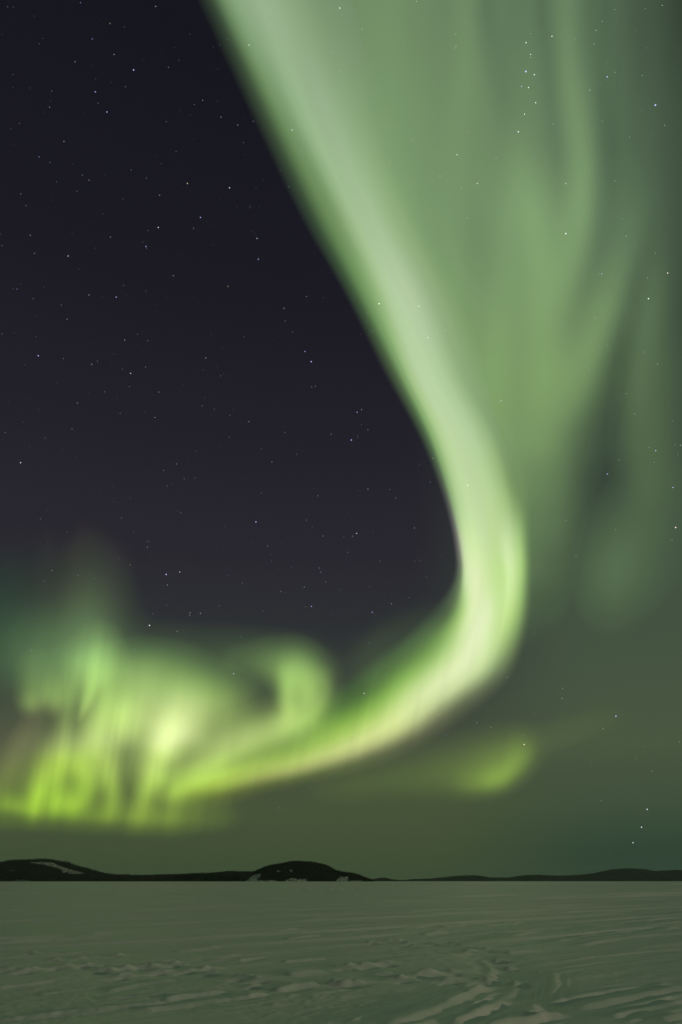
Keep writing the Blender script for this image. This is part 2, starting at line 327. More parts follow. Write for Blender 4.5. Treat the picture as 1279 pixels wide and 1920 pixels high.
# the sweeping ribbon: cross-sections from its inner to its outer side, each point (x, y, colour seen there)
def hsec(y, pts): return [(p[0], y, p[1]) for p in pts]
RIBBON = [
    hsec(-1500, [(-700, (22, 22, 30)), (-620, (45, 58, 45)), (-540, (105, 135, 98)), (-440, (140, 172, 126)), (-340, (145, 176, 132)), (-240, (135, 166, 118)), (-140, (120, 152, 106)), (-40, (112, 142, 100)), (60, (108, 138, 97))]),
    hsec(-700, [(20, (22, 22, 30)), (60, (45, 58, 45)), (95, (105, 135, 98)), (140, (140, 172, 126)), (190, (145, 176, 132)), (240, (135, 166, 118)), (300, (120, 152, 106)), (360, (112, 142, 100)), (420, (108, 138, 97))]),
    hsec(-350, [(188, (22, 22, 30)), (228, (45, 58, 45)), (260, (105, 135, 98)), (300, (148, 180, 135)), (345, (155, 186, 142)), (400, (146, 178, 130)), (450, (130, 162, 114)), (510, (122, 152, 108)), (570, (114, 144, 101))]),
    hsec(0, [(356, (22, 23, 30)), (392, (50, 64, 50)), (420, (110, 140, 100)), (455, (148, 180, 136)), (490, (156, 187, 143)), (538, (148, 180, 131)), (585, (132, 166, 115)), (640, (121, 152, 107)), (710, (114, 143, 101))]),
    hsec(200, [(452, (24, 24, 31)), (486, (58, 74, 55)), (511, (100, 130, 86)), (536, (132, 167, 117)), (563, (156, 191, 141)), (594, (161, 196, 146)), (630, (151, 190, 132)), (668, (134, 171, 116)), (738, (119, 151, 106))]),
    hsec(400, [(550, (27, 27, 34)), (578, (52, 68, 52)), (604, (94, 124, 79)), (630, (128, 163, 107)), (656, (165, 200, 145)), (684, (173, 208, 153)), (714, (165, 205, 140)), (750, (143, 182, 119)), (800, (121, 154, 107))]),
    hsec(550, [(638, (31, 31, 38)), (662, (62, 84, 58)), (681, (102, 137, 86)), (704, (148, 187, 123)), (727, (182, 215, 158)), (756, (189, 219, 166)), (786, (172, 207, 146)), (818, (145, 181, 121)), (862, (126, 158, 108))]),
    hsec(700, [(713, (34, 33, 40)), (738, (74, 94, 66)), (754, (124, 158, 103)), (769, (172, 207, 143)), (790, (193, 223, 168)), (822, (186, 221, 160)), (852, (164, 204, 137)), (884, (140, 178, 116)), (928, (128, 161, 109))]),
    hsec(820, [(780, (36, 36, 43)), (800, (80, 104, 72)), (812, (134, 169, 109)), (828, (184, 217, 150)), (850, (196, 226, 166)), (882, (188, 223, 160)), (914, (160, 200, 130)), (942, (130, 167, 107)), (975, (122, 155, 104))]),
    hsec(930, [(824, (40, 39, 46)), (837, (84, 92, 80)), (847, (140, 172, 119)), (861, (190, 222, 155)), (888, (199, 229, 166)), (920, (190, 225, 151)), (948, (163, 203, 123)), (970, (123, 160, 97)), (998, (106, 138, 90))]),
    hsec(1020, [(846, (44, 43, 50)), (858, (108, 108, 102)), (868, (194, 214, 163)), (882, (210, 235, 170)), (908, (205, 232, 166)), (930, (193, 224, 148)), (952, (206, 236, 165)), (976, (168, 208, 125)), (1002, (92, 120, 80))]),
    hsec(1085, [(844, (47, 49, 53)), (862, (104, 122, 90)), (873, (200, 225, 165)), (892, (226, 241, 186)), (918, (206, 233, 161)), (938, (194, 227, 145)), (958, (211, 239, 166)), (978, (165, 202, 123)), (1004, (86, 106, 76))]),
    [(802, 1138, (50, 58, 56)), (839, 1145, (78, 96, 69)), (863, 1150, (162, 198, 120)), (882, 1154, (223, 241, 181)), (906, 1158, (230, 245, 195)), (930, 1163, (205, 232, 160)), (950, 1168, (192, 224, 140)), (970, 1173, (138, 168, 104)), (996, 1182, (83, 98, 73))],
    [(758, 1182, (54, 66, 59)), (790, 1198, (78, 102, 67)), (818, 1212, (126, 164, 90)), (843, 1224, (194, 223, 148)), (870, 1237, (229, 243, 189)), (898, 1248, (208, 228, 166)), (920, 1256, (152, 174, 122)), (938, 1265, (98, 112, 83)), (962, 1278, (77, 86, 67))],
    [(690, 1232, (58, 74, 60)), (726, 1255, (76, 104, 63)), (754, 1276, (140, 182, 92)), (776, 1292, (200, 226, 148)), (797, 1306, (219, 235, 171)), (818, 1318, (194, 208, 150)), (836, 1327, (140, 149, 108)), (854, 1337, (92, 99, 76)), (880, 1354, (75, 83, 65))],
    [(628, 1278, (62, 80, 60)), (662, 1306, (76, 106, 61)), (692, 1330, (140, 182, 84)), (714, 1346, (194, 221, 128)), (732, 1359, (217, 231, 152)), (750, 1370, (190, 201, 134)), (766, 1379, (136, 143, 100)), (782, 1389, (90, 97, 72)), (806, 1404, (75, 83, 64))],
    [(564, 1322, (66, 84, 60)), (592, 1346, (88, 122, 62)), (616, 1368, (132, 172, 76)), (636, 1385, (174, 206, 104)), (652, 1399, (202, 217, 136)), (668, 1411, (174, 182, 119)), (680, 1420, (122, 130, 88)), (692, 1430, (86, 96, 66)), (712, 1446, (73, 83, 61))],
    [(516, 1362, (66, 82, 60)), (532, 1380, (86, 112, 62)), (546, 1398, (112, 144, 68)), (556, 1414, (152, 182, 88)), (563, 1427, (180, 202, 108)), (570, 1438, (168, 180, 106)), (577, 1449, (122, 134, 80)), (584, 1460, (84, 95, 61)), (594, 1476, (72, 84, 58))],
    [(440, 1390, (66, 80, 60)), (452, 1408, (82, 102, 60)), (464, 1424, (112, 138, 68)), (472, 1437, (148, 174, 82)), (479, 1449, (163, 184, 92)), (485, 1459, (150, 164, 88)), (491, 1469, (112, 124, 70)), (497, 1480, (82, 94, 57)), (506, 1496, (71, 84, 56))],
    [(370, 1415, (66, 80, 60)), (382, 1432, (84, 104, 60)), (393, 1448, (116, 144, 66)), (401, 1460, (146, 176, 74)), (408, 1470, (148, 174, 74)), (415, 1480, (128, 150, 68)), (421, 1490, (100, 114, 58)), (428, 1502, (80, 92, 53)), (440, 1520, (70, 84, 53))],
    [(310, 1432, (66, 80, 58)), (322, 1450, (78, 98, 56)), (332, 1466, (86, 106, 56)), (340, 1477, (96, 116, 55)), (346, 1487, (96, 114, 53)), (352, 1496, (88, 104, 52)), (358, 1506, (84, 102, 50)), (364, 1518, (76, 90, 50)), (374, 1536, (68, 84, 50))],
    [(270, 1448, (60, 74, 54)), (280, 1464, (60, 74, 54)), (290, 1478, (62, 76, 54)), (298, 1488, (62, 76, 54)), (304, 1497, (62, 76, 54)), (310, 1506, (62, 76, 54)), (316, 1516, (62, 76, 54)), (322, 1528, (62, 76, 54)), (332, 1544, (60, 74, 54))],
]

for _s in RIBBON[:7]:      # a slow fall-off on the outer side, high up
    for _k, _d in ((4, 5), (5, 12), (6, 20), (7, 26), (8, 30)):
        _d *= .7 if _s[0][1] <= 200 else .25
        _s[_k] = (_s[_k][0] + _d, _s[_k][1], _s[_k][2])

for _s in RIBBON[:10]:     # paler and greyer up high than down in the bend
    for _k, _f in ((3, (.97, .955, .985)), (4, (.97, .95, .985)), (5, (.955, .925, .98)), (6, (.94, .90, .98)), (7, (.945, .91, .98))):
        _s[_k] = (_s[_k][0], _s[_k][1], tuple(a * b for a, b in zip(_s[_k][2], _f)))

for _k, _f in ((4, (.985, .98, 1.0)), (5, (.98, .965, 1.0)), (6, (.97, .955, 1.0)), (7, (.97, .955, 1.0))):
    _s = RIBBON[10]; _s[_k] = (_s[_k][0], _s[_k][1], tuple(a * b for a, b in zip(_s[_k][2], _f)))

def cr_resample(P, n):
    """monotone cubic resample of P (k, ...) to n samples along axis 0 plus their parameter"""
    P = np.asarray(P, float); k = len(P)
    d = np.diff(P, axis=0)
    m = np.zeros_like(P)
    a, b = d[:-1], d[1:]
    same = (a * b) > 0
    m[1:-1] = np.where(same, 2 * a * b / np.where(same, a + b, 1), 0)
    m[0] = d[0]; m[-1] = d[-1]
    t = np.linspace(0, k - 1, n); i = np.minimum(t.astype(int), k - 2); f = t - i
    sh = (-1,) + (1,) * (P.ndim - 1)
    f = f.reshape(sh)
    h00 = 2 * f**3 - 3 * f**2 + 1; h10 = f**3 - 2 * f**2 + f; h01 = -2 * f**3 + 3 * f**2; h11 = f**3 - f**2
    return h00 * P[i] + h10 * m[i] + h01 * P[i + 1] + h11 * m[i + 1]

def cat(P, n):
    """Catmull-Rom resample of positions"""
    P = np.asarray(P, float); k = len(P)
    m = np.zeros_like(P); m[1:-1] = (P[2:] - P[:-2]) / 2; m[0] = P[1] - P[0]; m[-1] = P[-1] - P[-2]
    t = np.linspace(0, k - 1, n); i = np.minimum(t.astype(int), k - 2); f = (t - i).reshape((-1,) + (1,) * (P.ndim - 1))
    h00 = 2 * f**3 - 3 * f**2 + 1; h10 = f**3 - 2 * f**2 + f; h01 = -2 * f**3 + 3 * f**2; h11 = f**3 - f**2
    return h00 * P[i] + h10 * m[i] + h01 * P[i + 1] + h11 * m[i + 1]

def ribbon_lattice(nu=420, nv=81):
    pos = np.array([[(p[0], p[1]) for p in s] for s in RIBBON], float)
    col = np.array([[p[2] for p in s] for s in RIBBON], float)
    pos = cat(pos, nu); col = cat(col, nu)
    pos = np.swapaxes(cat(np.swapaxes(pos, 0, 1), nv), 0, 1)
    col = np.swapaxes(cr_resample(np.swapaxes(col, 0, 1), nv), 0, 1)
    # soften the control bands a little along and across
    for _ in range(14):
        col[1:-1] = .25 * col[:-2] + .5 * col[1:-1] + .25 * col[2:]
    for _ in range(8):
        col[:, 1:-1] = .25 * col[:, :-2] + .5 * col[:, 1:-1] + .25 * col[:, 2:]
    x, y = pos[..., 0], pos[..., 1]
    u = np.linspace(0, 1, nu)[:, None] * np.ones((1, nv)); v = np.ones((nu, 1)) * np.linspace(0, 1, nv)[None]
    low = sstep(1080, 1330, y)
    n = vnoise(v * 9 + u * 3, u * 7, 71) * .5 + vnoise(v * 21, u * 9, 72) * .25 + .125
    rays = vnoise((x + (y - 1400) * .2) / 15.0, y / 200.0, 73) * .6 + vnoise((x + (y - 1400) * .2) / 6.5, y / 150.0, 74) * .4
    lev = 1 + 0.10 * (n - .5) * 2 * (1 - .4 * low) + 0.055 * (rays - .5) * 2 * low
    e = lin(col) * lev[..., None] - night(x, y) - veil_total(x, y)
    e = np.maximum(e, 0) * (sstep(0, .10, v) * sstep(1, .86, v) * sstep(0, .06, u) * sstep(1, .985, u))[..., None]
    return x, y, e
# --- aurora model end ---

# ------------------------------------------------------------------ helpers
CAM = np.array([0, 0, CAM_H])
rng = np.random.default_rng(7)

def tag(o, label=None, cat=None, group=None, kind=None):
    if label: o['label'] = label
    if cat: o['category'] = cat
    if group: o['group'] = group
    if kind: o['kind'] = kind
    return o

def mesh_from(name, verts, faces, mat, smooth=True):
    """one mesh object from numpy vertices (n,3) and faces (m,k)"""
    me = bpy.data.meshes.new(name)
    verts = np.asarray(verts, np.float32); faces = np.asarray(faces, np.int32)
    m, k = faces.shape
    me.vertices.add(len(verts)); me.vertices.foreach_set('co', verts.ravel())
    me.loops.add(m * k); me.loops.foreach_set('vertex_index', faces.ravel())
    me.polygons.add(m); me.polygons.foreach_set('loop_start', np.arange(0, m * k, k, dtype=np.int32))
    me.polygons.foreach_set('use_smooth', np.full(m, smooth))
    me.update(calc_edges=True); me.validate()
    me.materials.append(mat)
    o = bpy.data.objects.new(name, me); COL.objects.link(o)
    return o

def grid_faces(nr, nc, wrap=False):
    r = np.arange(nr - 1)[:, None]; c = np.arange(nc if wrap else nc - 1)[None]
    c2 = (c + 1) % nc
    return np.stack([r * nc + c, r * nc + c2, (r + 1) * nc + c2, (r + 1) * nc + c], -1).reshape(-1, 4)

def nodes_of(name):
    m = bpy.data.materials.new(name); m.use_nodes = True
    t = m.node_tree; t.nodes.clear()
    return m, t, t.nodes.new('ShaderNodeOutputMaterial')

def ground_at(px, py):
    """the point of the lake surface seen at a chart position"""
    d = chart_dir(px, py)
    t = -CAM_H / d[..., 2]
    return d[..., :2] * t[..., None]

def to_chart(p):
    """chart position of world points (n,3)"""
    q = p - CAM
    c, s = math.cos(PITCH), math.sin(PITCH)
    f = q[:, 1] * c + q[:, 2] * s; v = -q[:, 1] * s + q[:, 2] * c
    return 639.5 + FPX * q[:, 0] / f, 960.0 - FPX * v / f

# ------------------------------------------------------------------ materials
def snow_material():
    m, t, out = nodes_of('snow')
    L = t.links.new
    b = t.nodes.new('ShaderNodeBsdfPrincipled'); b.inputs['Roughness'].default_value = 0.55
    b.inputs['Specular IOR Level'].default_value = 0.35
    geo = t.nodes.new('ShaderNodeNewGeometry')
    mp = t.nodes.new('ShaderNodeMapping'); mp.inputs['Rotation'].default_value = (0, 0, math.radians(45)); L(geo.outputs['Position'], mp.inputs[0])
    st = t.nodes.new('ShaderNodeMapping'); st.inputs['Scale'].default_value = (0.9, 0.09, 1); L(mp.outputs[0], st.inputs[0])
    n1 = t.nodes.new('ShaderNodeTexNoise'); n1.inputs['Scale'].default_value = 1.0; n1.inputs['Detail'].default_value = 5; L(st.outputs[0], n1.inputs['Vector'])
    n2 = t.nodes.new('ShaderNodeTexNoise'); n2.inputs['Scale'].default_value = 34.0; n2.inputs['Detail'].default_value = 4; L(geo.outputs['Position'], n2.inputs['Vector'])
    cr = t.nodes.new('ShaderNodeValToRGB'); cr.color_ramp.elements[0].position = .3; cr.color_ramp.elements[1].position = .72
    cr.color_ramp.elements[0].color = (.76, .80, .79, 1); cr.color_ramp.elements[1].color = (.90, .90, .87, 1)   # crust ice and loose drift snow
    L(n1.outputs[0], cr.inputs[0]); L(cr.outputs[0], b.inputs['Base Color'])
    b1 = t.nodes.new('ShaderNodeBump'); b1.inputs['Strength'].default_value = .5; b1.inputs['Distance'].default_value = .05; L(n1.outputs[0], b1.inputs['Height'])
    b2 = t.nodes.new('ShaderNodeBump'); b2.inputs['Strength'].default_value = .35; b2.inputs['Distance'].default_value = .008; L(n2.outputs[0], b2.inputs['Height']); L(b1.outputs[0], b2.inputs['Normal'])
    L(b2.outputs[0], b.inputs['Normal']); L(b.outputs[0], out.inputs[0])
    return m

def land_material(name, dark, snow, lo, hi, scale):
    """winter ground under a forest: dark heath and boulders with snow between"""
    m, t, out = nodes_of(name); L = t.links.new
    b = t.nodes.new('ShaderNodeBsdfPrincipled'); b.inputs['Roughness'].default_value = .9; b.inputs['Specular IOR Level'].default_value = 0.1
    geo = t.nodes.new('ShaderNodeNewGeometry')
    n = t.nodes.new('ShaderNodeTexNoise'); n.inputs['Scale'].default_value = scale; n.inputs['Detail'].default_value = 6; n.inputs['Roughness'].default_value = .65
    L(geo.outputs['Position'], n.inputs['Vector'])
    cr = t.nodes.new('ShaderNodeValToRGB'); cr.color_ramp.elements[0].position = lo; cr.color_ramp.elements[1].position = hi
    cr.color_ramp.elements[0].color = (*dark, 1); cr.color_ramp.elements[1].color = (*snow, 1)
    op = t.nodes.new('ShaderNodeAttribute'); op.attribute_name = 'open_ground'
    ma = t.nodes.new('ShaderNodeMath'); ma.operation = 'MULTIPLY_ADD'; ma.inputs[1].default_value = .25
    L(op.outputs['Fac'], ma.inputs[0]); L(n.outputs[0], ma.inputs[2])
    L(ma.outputs[0], cr.inputs[0]); L(cr.outputs[0], b.inputs['Base Color']); L(b.outputs[0], out.inputs[0])
    return m

def needle_material(name, c0, c1):
    m, t, out = nodes_of(name); L = t.links.new
    b = t.nodes.new('ShaderNodeBsdfPrincipled'); b.inputs['Roughness'].default_value = .9; b.inputs['Specular IOR Level'].default_value = 0.1
    geo = t.nodes.new('ShaderNodeNewGeometry')
    n = t.nodes.new('ShaderNodeTexNoise'); n.inputs['Scale'].default_value = .12; n.inputs['Detail'].default_value = 5
    L(geo.outputs['Position'], n.inputs['Vector'])
    cr = t.nodes.new('ShaderNodeValToRGB'); cr.color_ramp.elements[0].position = .35; cr.color_ramp.elements[1].position = .7
    cr.color_ramp.elements[0].color = (*c0, 1); cr.color_ramp.elements[1].color = (*c1, 1)
    L(n.outputs[0], cr.inputs[0]); L(cr.outputs[0], b.inputs['Base Color']); L(b.outputs[0], out.inputs[0])
    return m

def aurora_material():
    """glowing gas: adds its own light to whatever lies behind it"""
    m, t, out = nodes_of('aurora'); L = t.links.new
    a = t.nodes.new('ShaderNodeAttribute'); a.attribute_name = 'glow'
    e = t.nodes.new('ShaderNodeEmission'); L(a.outputs['Color'], e.inputs[0]); e.inputs[1].default_value = 1.0
    tr = t.nodes.new('ShaderNodeBsdfTransparent'); ad = t.nodes.new('ShaderNodeAddShader')
    L(e.outputs[0], ad.inputs[0]); L(tr.outputs[0], ad.inputs[1]); L(ad.outputs[0], out.inputs[0])
    m.cycles.emission_sampling = 'FRONT_BACK'
    return m

def star_material(name, c, s):
    m, t, out = nodes_of(name)
    e = t.nodes.new('ShaderNodeEmission'); e.inputs[0].default_value = (*c, 1); e.inputs[1].default_value = s
    t.links.new(e.outputs[0], out.inputs[0]); m.cycles.emission_sampling = 'NONE'
    return m

M_SNOW = snow_material()
M_AURORA = aurora_material()

# ------------------------------------------------------------------ the frozen lake: one sheet from the feet to the horizon
def wind(x, y, r):
    """wind-carved snow: low ridges running forward and to the right"""
    s = (x + y) * .7071; n = (x - y) * .7071
    s2 = s + .6 * (vnoise(s / 6, n / 3, 3) - .5) * 2; n2 = n + .5 * (vnoise(s / 7, n / 2.5, 4) - .5) * 2
    calm = sstep(.25, .7, vnoise(x / 9 + 3.1, y / 14, 9))
    a = (vnoise(s2 / 4.2, n2 / .62, 1) - .5) * 2
    b = (vnoise(s2 / 1.7, n2 / .24, 2) - .5) * 2
    c = (vnoise(s2 / 16, n2 / 2.3, 5) - .5) * 2
    f = (vnoise(x / .35, y / .35, 6) - .5) * 2
    g = (vnoise(s2 / 70, n2 / 9, 8) - .5) * 2
    h = .012 * a * (.2 + .8 * calm) * sstep(420, 90, r) + .008 * b * (.3 + .7 * calm) * sstep(70, 25, r) \
        + .035 * c * sstep(900, 200, r) + .0035 * f * sstep(40, 15, r) + .09 * g * sstep(20, 90, r) * sstep(4000, 600, r)
    k1 = sstep(.52, .80, vnoise(s2 / 5.5 + 7, n2 / .55, 12)) * (.3 + .7 * calm)       # crisp drift edges
    k2 = sstep(.50, .78, vnoise(s2 / 2.2 + 3, n2 / .20, 13)) * (.2 + .8 * calm)
    k3 = sstep(.55, .85, vnoise(s2 / 22 + 1, n2 / 1.7, 14))
    h = h + .015 * k1 * sstep(500, 120, r) + .007 * k2 * sstep(120, 40, r) + .035 * k3 * sstep(15, 50, r) * sstep(2500, 500, r)
    u = s + .25 * n; q = n - .06 * s
    k4 = sstep(.50, .82, vnoise(u / 11 + 5, q / .8, 16)); k5 = sstep(.52, .85, vnoise(u / 34 + 2, q / 3.2, 17)); k6 = sstep(.5, .85, vnoise(u / 120, q / 14, 18))
    pt = sstep(.25, .65, vnoise(x / 26, y / 40, 19))
    h = h + .060 * k4 * sstep(14, 26, r) * sstep(150, 70, r) * (.35 + .65 * pt) + .22 * k5 * sstep(45, 90, r) * sstep(700, 300, r) * (.4 + .6 * pt) + .9 * k6 * sstep(200, 400, r) * sstep(3000, 1200, r)
    rough = .3 + 1.4 * sstep(.3, .8, vnoise(x / 2.4, y / 3.2, 21))
    h = h + rough * (.0055 * (vnoise(s / .30, n / .13, 15) - .5) * 2 * sstep(45, 18, r) + .0035 * (vnoise(x / .09, y / .09, 22) - .5) * 2 * sstep(26, 12, r))
    return h

# snowmobile tracks and drift edges: chart polyline, half width (m), height (m)
RIDGES = [
    ([(640, 1926), (663, 1917), (743, 1896), (785, 1881), (821, 1863), (859, 1845)], .10, .035),
    ([(700, 1930), (764, 1917), (800, 1906), (831, 1891), (857, 1878), (883, 1862), (911, 1848)], .20, .075),
    ([(840, 1928), (862, 1919), (888, 1909), (919, 1891), (947, 1877)], .13, .06),
    ([(905, 1932), (950, 1919), (989, 1914), (1035, 1906), (1053, 1902)], .15, .06),
    ([(1071, 1900), (1105, 1891), (1146, 1883), (1182, 1875), (1229, 1866), (1285, 1851)], .18, .075),
    ([(1014, 1887), (1066, 1879), (1118, 1869), (1169, 1859), (1200, 1853)], .10, .05),
    ([(1141, 1917), (1182, 1904), (1234, 1893), (1290, 1880)], .11, .05),
    ([(1234, 1921), (1300, 1908)], .14, .06),
    ([(1035, 1824), (1039, 1847), (1033, 1863), (1022, 1878)], .13, .05),
    ([(1001, 1890), (986, 1904)], .16, .05),
    ([(991, 1808), (1053, 1802), (1105, 1794), (1141, 1791), (1208, 1784), (1290, 1778)], .13, .05),
    ([(945, 1787), (989, 1784), (1022, 1782)], .2, .07),
    ([(1035, 1768), (1094, 1757), (1143, 1752), (1194, 1748)], .2, .07),
    ([(1073, 1776), (1130, 1766), (1182, 1759), (1290, 1750)], .17, .06),
    ([(1217, 1750), (1269, 1741)], .3, .08),
    ([(950, 1761), (1027, 1745), (1104, 1737), (1143, 1734)], .18, .06),
    ([(1091, 1746), (1156, 1739), (1246, 1727), (1290, 1722)], .16, .05),
    ([(653, 1753), (704, 1747), (764, 1740), (805, 1736)], .22, .06),
    ([(790, 1753), (831, 1748)], .25, .08),
    ([(826, 1738), (870, 1734)], .25, .07),
    ([(831, 1760), (924, 1756), (970, 1752)], .14, .05),
    ([(851, 1716), (911, 1712)], .3, .07),
    ([(898, 1739), (970, 1732)], .22, .06),
    ([(730, 1716), (808, 1709)], .3, .07),
    ([(300, 1874), (359, 1865), (397, 1860), (428, 1857)], .16, .07),
    ([(250, 1894), (320, 1885), (397, 1875), (462, 1868), (506, 1861)], .14, .055),
    ([(511, 1857), (552, 1848), (596, 1844)], .18, .075),
    ([(320, 1799), (449, 1798), (500, 1790)], .16, .05),
    ([(526, 1801), (578, 1797), (610, 1794)], .16, .06),
    ([(531, 1828), (604, 1821)], .28, .07),
    ([(530, 1868), (600, 1861), (660, 1853)], .09, .03),
    ([(-10, 1911), (103, 1899), (206, 1888), (258, 1882), (330, 1874)], .16, .05),
    ([(-10, 1851), (103, 1838)], .11, .035),
    ([(64, 1863), (134, 1853), (190, 1846)], .10, .035),
    ([(196, 1857), (258, 1843), (330, 1834)], .13, .045),
    ([(180, 1872), (330, 1861)], .10, .035),
    ([(0, 1771), (64, 1766), (139, 1761), (193, 1752)], .5, .07),
    ([(488, 1748), (560, 1742)], .16, .06),
    ([(531, 1765), (601, 1758)], .16, .06),
    ([(575, 1725), (650, 1720)], .35, .07),
    ([(480, 1717), (560, 1714)], .3, .06),
    ([(320, 1785), (410, 1776)], .2, .05),
    ([(-20, 1695), (23, 1695)], .4, .09), ([(0, 1708), (190, 1700)], .4, .07), ([(60, 1685), (260, 1684)], .5, .08),
    ([(1180, 1694), (1240, 1693)], .4, .07), ([(1100, 1712), (1180, 1708)], .35, .07), ([(950, 1680), (1005, 1679)], .5, .08),
]
RIDGES[:4] = [(P, w, h * 1.35) for P, w, h in RIDGES[:4]]
RIDGES += [([(947, 1877), (964, 1856), (968, 1832), (956, 1808)], .15, .035), ([(911, 1848), (923, 1832), (920, 1813), (900, 1796)], .15, .035), ([(1010, 1920), (1002, 1893), (1004, 1862), (996, 1832)], .10, .035)]
RIDGES += [([(x + 26, y + 9) for x, y in P], w * .5, h * .42) for P, w, h in RIDGES[:12]] + [([(x - 24, y - 7) for x, y in P], w * .5, h * .38) for P, w, h in RIDGES[:12]]
TRENCHES = [([(-60, 1677), (120, 1676.4), (330, 1677), (540, 1677.6)], .8, -.42), ([(200, 1662.6), (420, 1664.2), (600, 1664.4)], 1.6, -.40)]
PRINTS = [(15, 1820, .22), (57, 1821, .2), (118, 1814, .2), (165, 1811, .16), (200, 1819, .2), (232, 1828, .18), (235, 1815, .16), (280, 1811, .22),
          (300, 1820, .18), (330, 1807, .2), (352, 1818, .2), (390, 1814, .18), (402, 1822, .22), (60, 1790, .12), (106, 1799, .12), (150, 1797, .12), (219, 1791, .16),
          (450, 1832, .2), (490, 1834, .22), (475, 1848, .12), (650, 1812, .26), (685, 1810, .24), (722, 1806, .22), (660, 1842, .25), (722, 1825, .2), (750, 1834, .24),
          (790, 1828, .22), (808, 1826, .2), (840, 1836, .22), (845, 1822, .2), (905, 1836, .24), (628, 1842, .16), (640, 1845, .14), (912, 1828, .18), (955, 1812, .14), (972, 1842, .18),
          (700, 1768, .2), (742, 1763, .25), (766, 1768, .16), (778, 1774, .16), (812, 1768, .18), (852, 1768, .16), (868, 1774, .2), (905, 1778, .4), (938, 1800, .16), (696, 1767, .2),
          (950, 1731, .16), (968, 1733, .16), (985, 1731, .16), (1010, 1730, .16), (880, 1782, .18)]

def polyline_dist(x, y, P):
    """distance to a polyline, 0..1 position along it"""
    best = np.full(x.shape, 1e9); along = np.zeros(x.shape)
    L = np.r_[0, np.cumsum(np.hypot(*np.diff(P, axis=0).T))]
    for i in range(len(P) - 1):
        a, b = P[i], P[i + 1]; d = b - a; l2 = max(d @ d, 1e-9)
        t = np.clip(((x - a[0]) * d[0] + (y - a[1]) * d[1]) / l2, 0, 1)
        q = np.hypot(x - a[0] - t * d[0], y - a[1] - t * d[1])
        k = q < best
        best = np.where(k, q, best); along = np.where(k, (L[i] + t * math.sqrt(l2)) / L[-1], along)
    return best, along

def lake_sheet():
    ang = np.concatenate([np.radians(np.arange(-180, -33, 4.0)), np.arange(math.radians(-31.5), math.radians(31.5), .00125), np.radians(np.arange(34, 180, 4.0))])
    rad = [0.4, 1, 2, 3.5, 5, 6.5]
    r = 7.5
    while r < 130: rad.append(r); r *= 1.0045
    while r < 700: rad.append(r); r *= 1.012
    while r < 15500: rad.append(r); r *= 1.06
    rad = np.array(rad)
    R, A = np.meshgrid(rad, ang, indexing='ij')
    x = R * np.sin(A); y = R * np.cos(A)
    z = wind(x, y, R)
    for k, (P, w, h) in enumerate(RIDGES + TRENCHES):
        if h > 0: w *= .72
        P = np.array(P, float)
        G = ground_at(P[:, 0], P[:, 1])
        pad = 6 * w + .2
        sel = (x > G[:, 0].min() - pad) & (x < G[:, 0].max() + pad) & (y > G[:, 1].min() - pad) & (y < G[:, 1].max() + pad)
        if not sel.any(): continue
        xs, ys = x[sel], y[sel]
        wob = .18 * w * (vnoise(xs / .7, ys / .7, 60 + k) - .5) * 2 + .12 * w * (vnoise(xs / .22, ys / .22, 160 + k) - .5) * 2
        d, t = polyline_dist(xs, ys, G)
        d = np.maximum(d + wob, 0)
        amp = .60 * h * sstep(0, .12, t) * sstep(1, .88, t) * (.5 + .7 * vnoise(xs / .9, ys / .9, 90 + k) * (h > 0) + .3 * vnoise(xs / .25, ys / .25, 190 + k) * (h > 0) + .45 * (h < 0))
        z[sel] += amp * (np.exp(-(d / w) ** 2) - .30 * np.exp(-((d - 2.2 * w) / (1.1 * w)) ** 2))
    for k, (px, py, w) in enumerate(PRINTS):
        g = ground_at(np.array(px * 1.0), np.array(py * 1.0)); dist = math.hypot(*g)
        w = w * (1.0 if dist < 24 else 1.5)
        sel = (np.abs(x - g[0]) < 5 * w) & (np.abs(y - g[1]) < 7 * w)
        xs, ys = x[sel] - g[0], y[sel] - g[1]
        n = 1 + .55 * (vnoise(x[sel] / .16, y[sel] / .16, 130) - .5) * 2
        mound = np.exp(-((xs / (w * 1.15)) ** 2 + (ys / (w * 1.3)) ** 2))
        hole = np.exp(-((xs / (w * .9)) ** 2 + ((ys + 1.9 * w) / (w * 1.0)) ** 2))
        z[sel] += n * (.058 * mound - .05 * hole)
    # a wide churned turn where the tracks meet, pressed down a little
    G = ground_at(np.array([905., 945., 985., 1000.]), np.array([1790., 1815., 1850., 1915.]))
    d, t = polyline_dist(x, y, G)
    z -= .05 * np.exp(-(d / .55) ** 2) * (0.6 + .8 * vnoise(x / .5, y / .5, 140))
    v = np.stack([x, y, z], -1).reshape(-1, 3)
    nr, nc = R.shape
    c = len(v); v = np.vstack([v, [[0, 0, 0]]])
    F = grid_faces(nr, nc, wrap=True)
    j = np.arange(nc); T = np.stack([np.full(nc, c), (j + 1) % nc, j, j], -1)
    # close the middle with a small fan (triangles kept as quads of two rings)
    F = F[:, [0, 3, 2, 1]]
    me_faces = F
    o = mesh_from('snow_covered_lake', v[:-1], me_faces, M_SNOW)
    tag(o, 'wide snow covered frozen lake with wind ridges, tracks and footprints', 'frozen lake', kind='structure')
    return o
lake_sheet()
# a plain disc of snow under the photographer's feet closes the middle of the sheet
def under_feet():
    a = np.radians(np.arange(0, 360, 10)); v = np.vstack([np.stack([.45 * np.sin(a), .45 * np.cos(a), np.full(36, -.06)], -1), [[0, 0, -.06]]])
    f = np.stack([np.full(36, 36), (np.arange(36) + 1) % 36, np.arange(36)], -1)
    o = mesh_from('trodden_snow', v, f, M_SNOW)
    tag(o, 'patch of trodden snow where the photographer stands', 'snow', kind='structure')
under_feet()

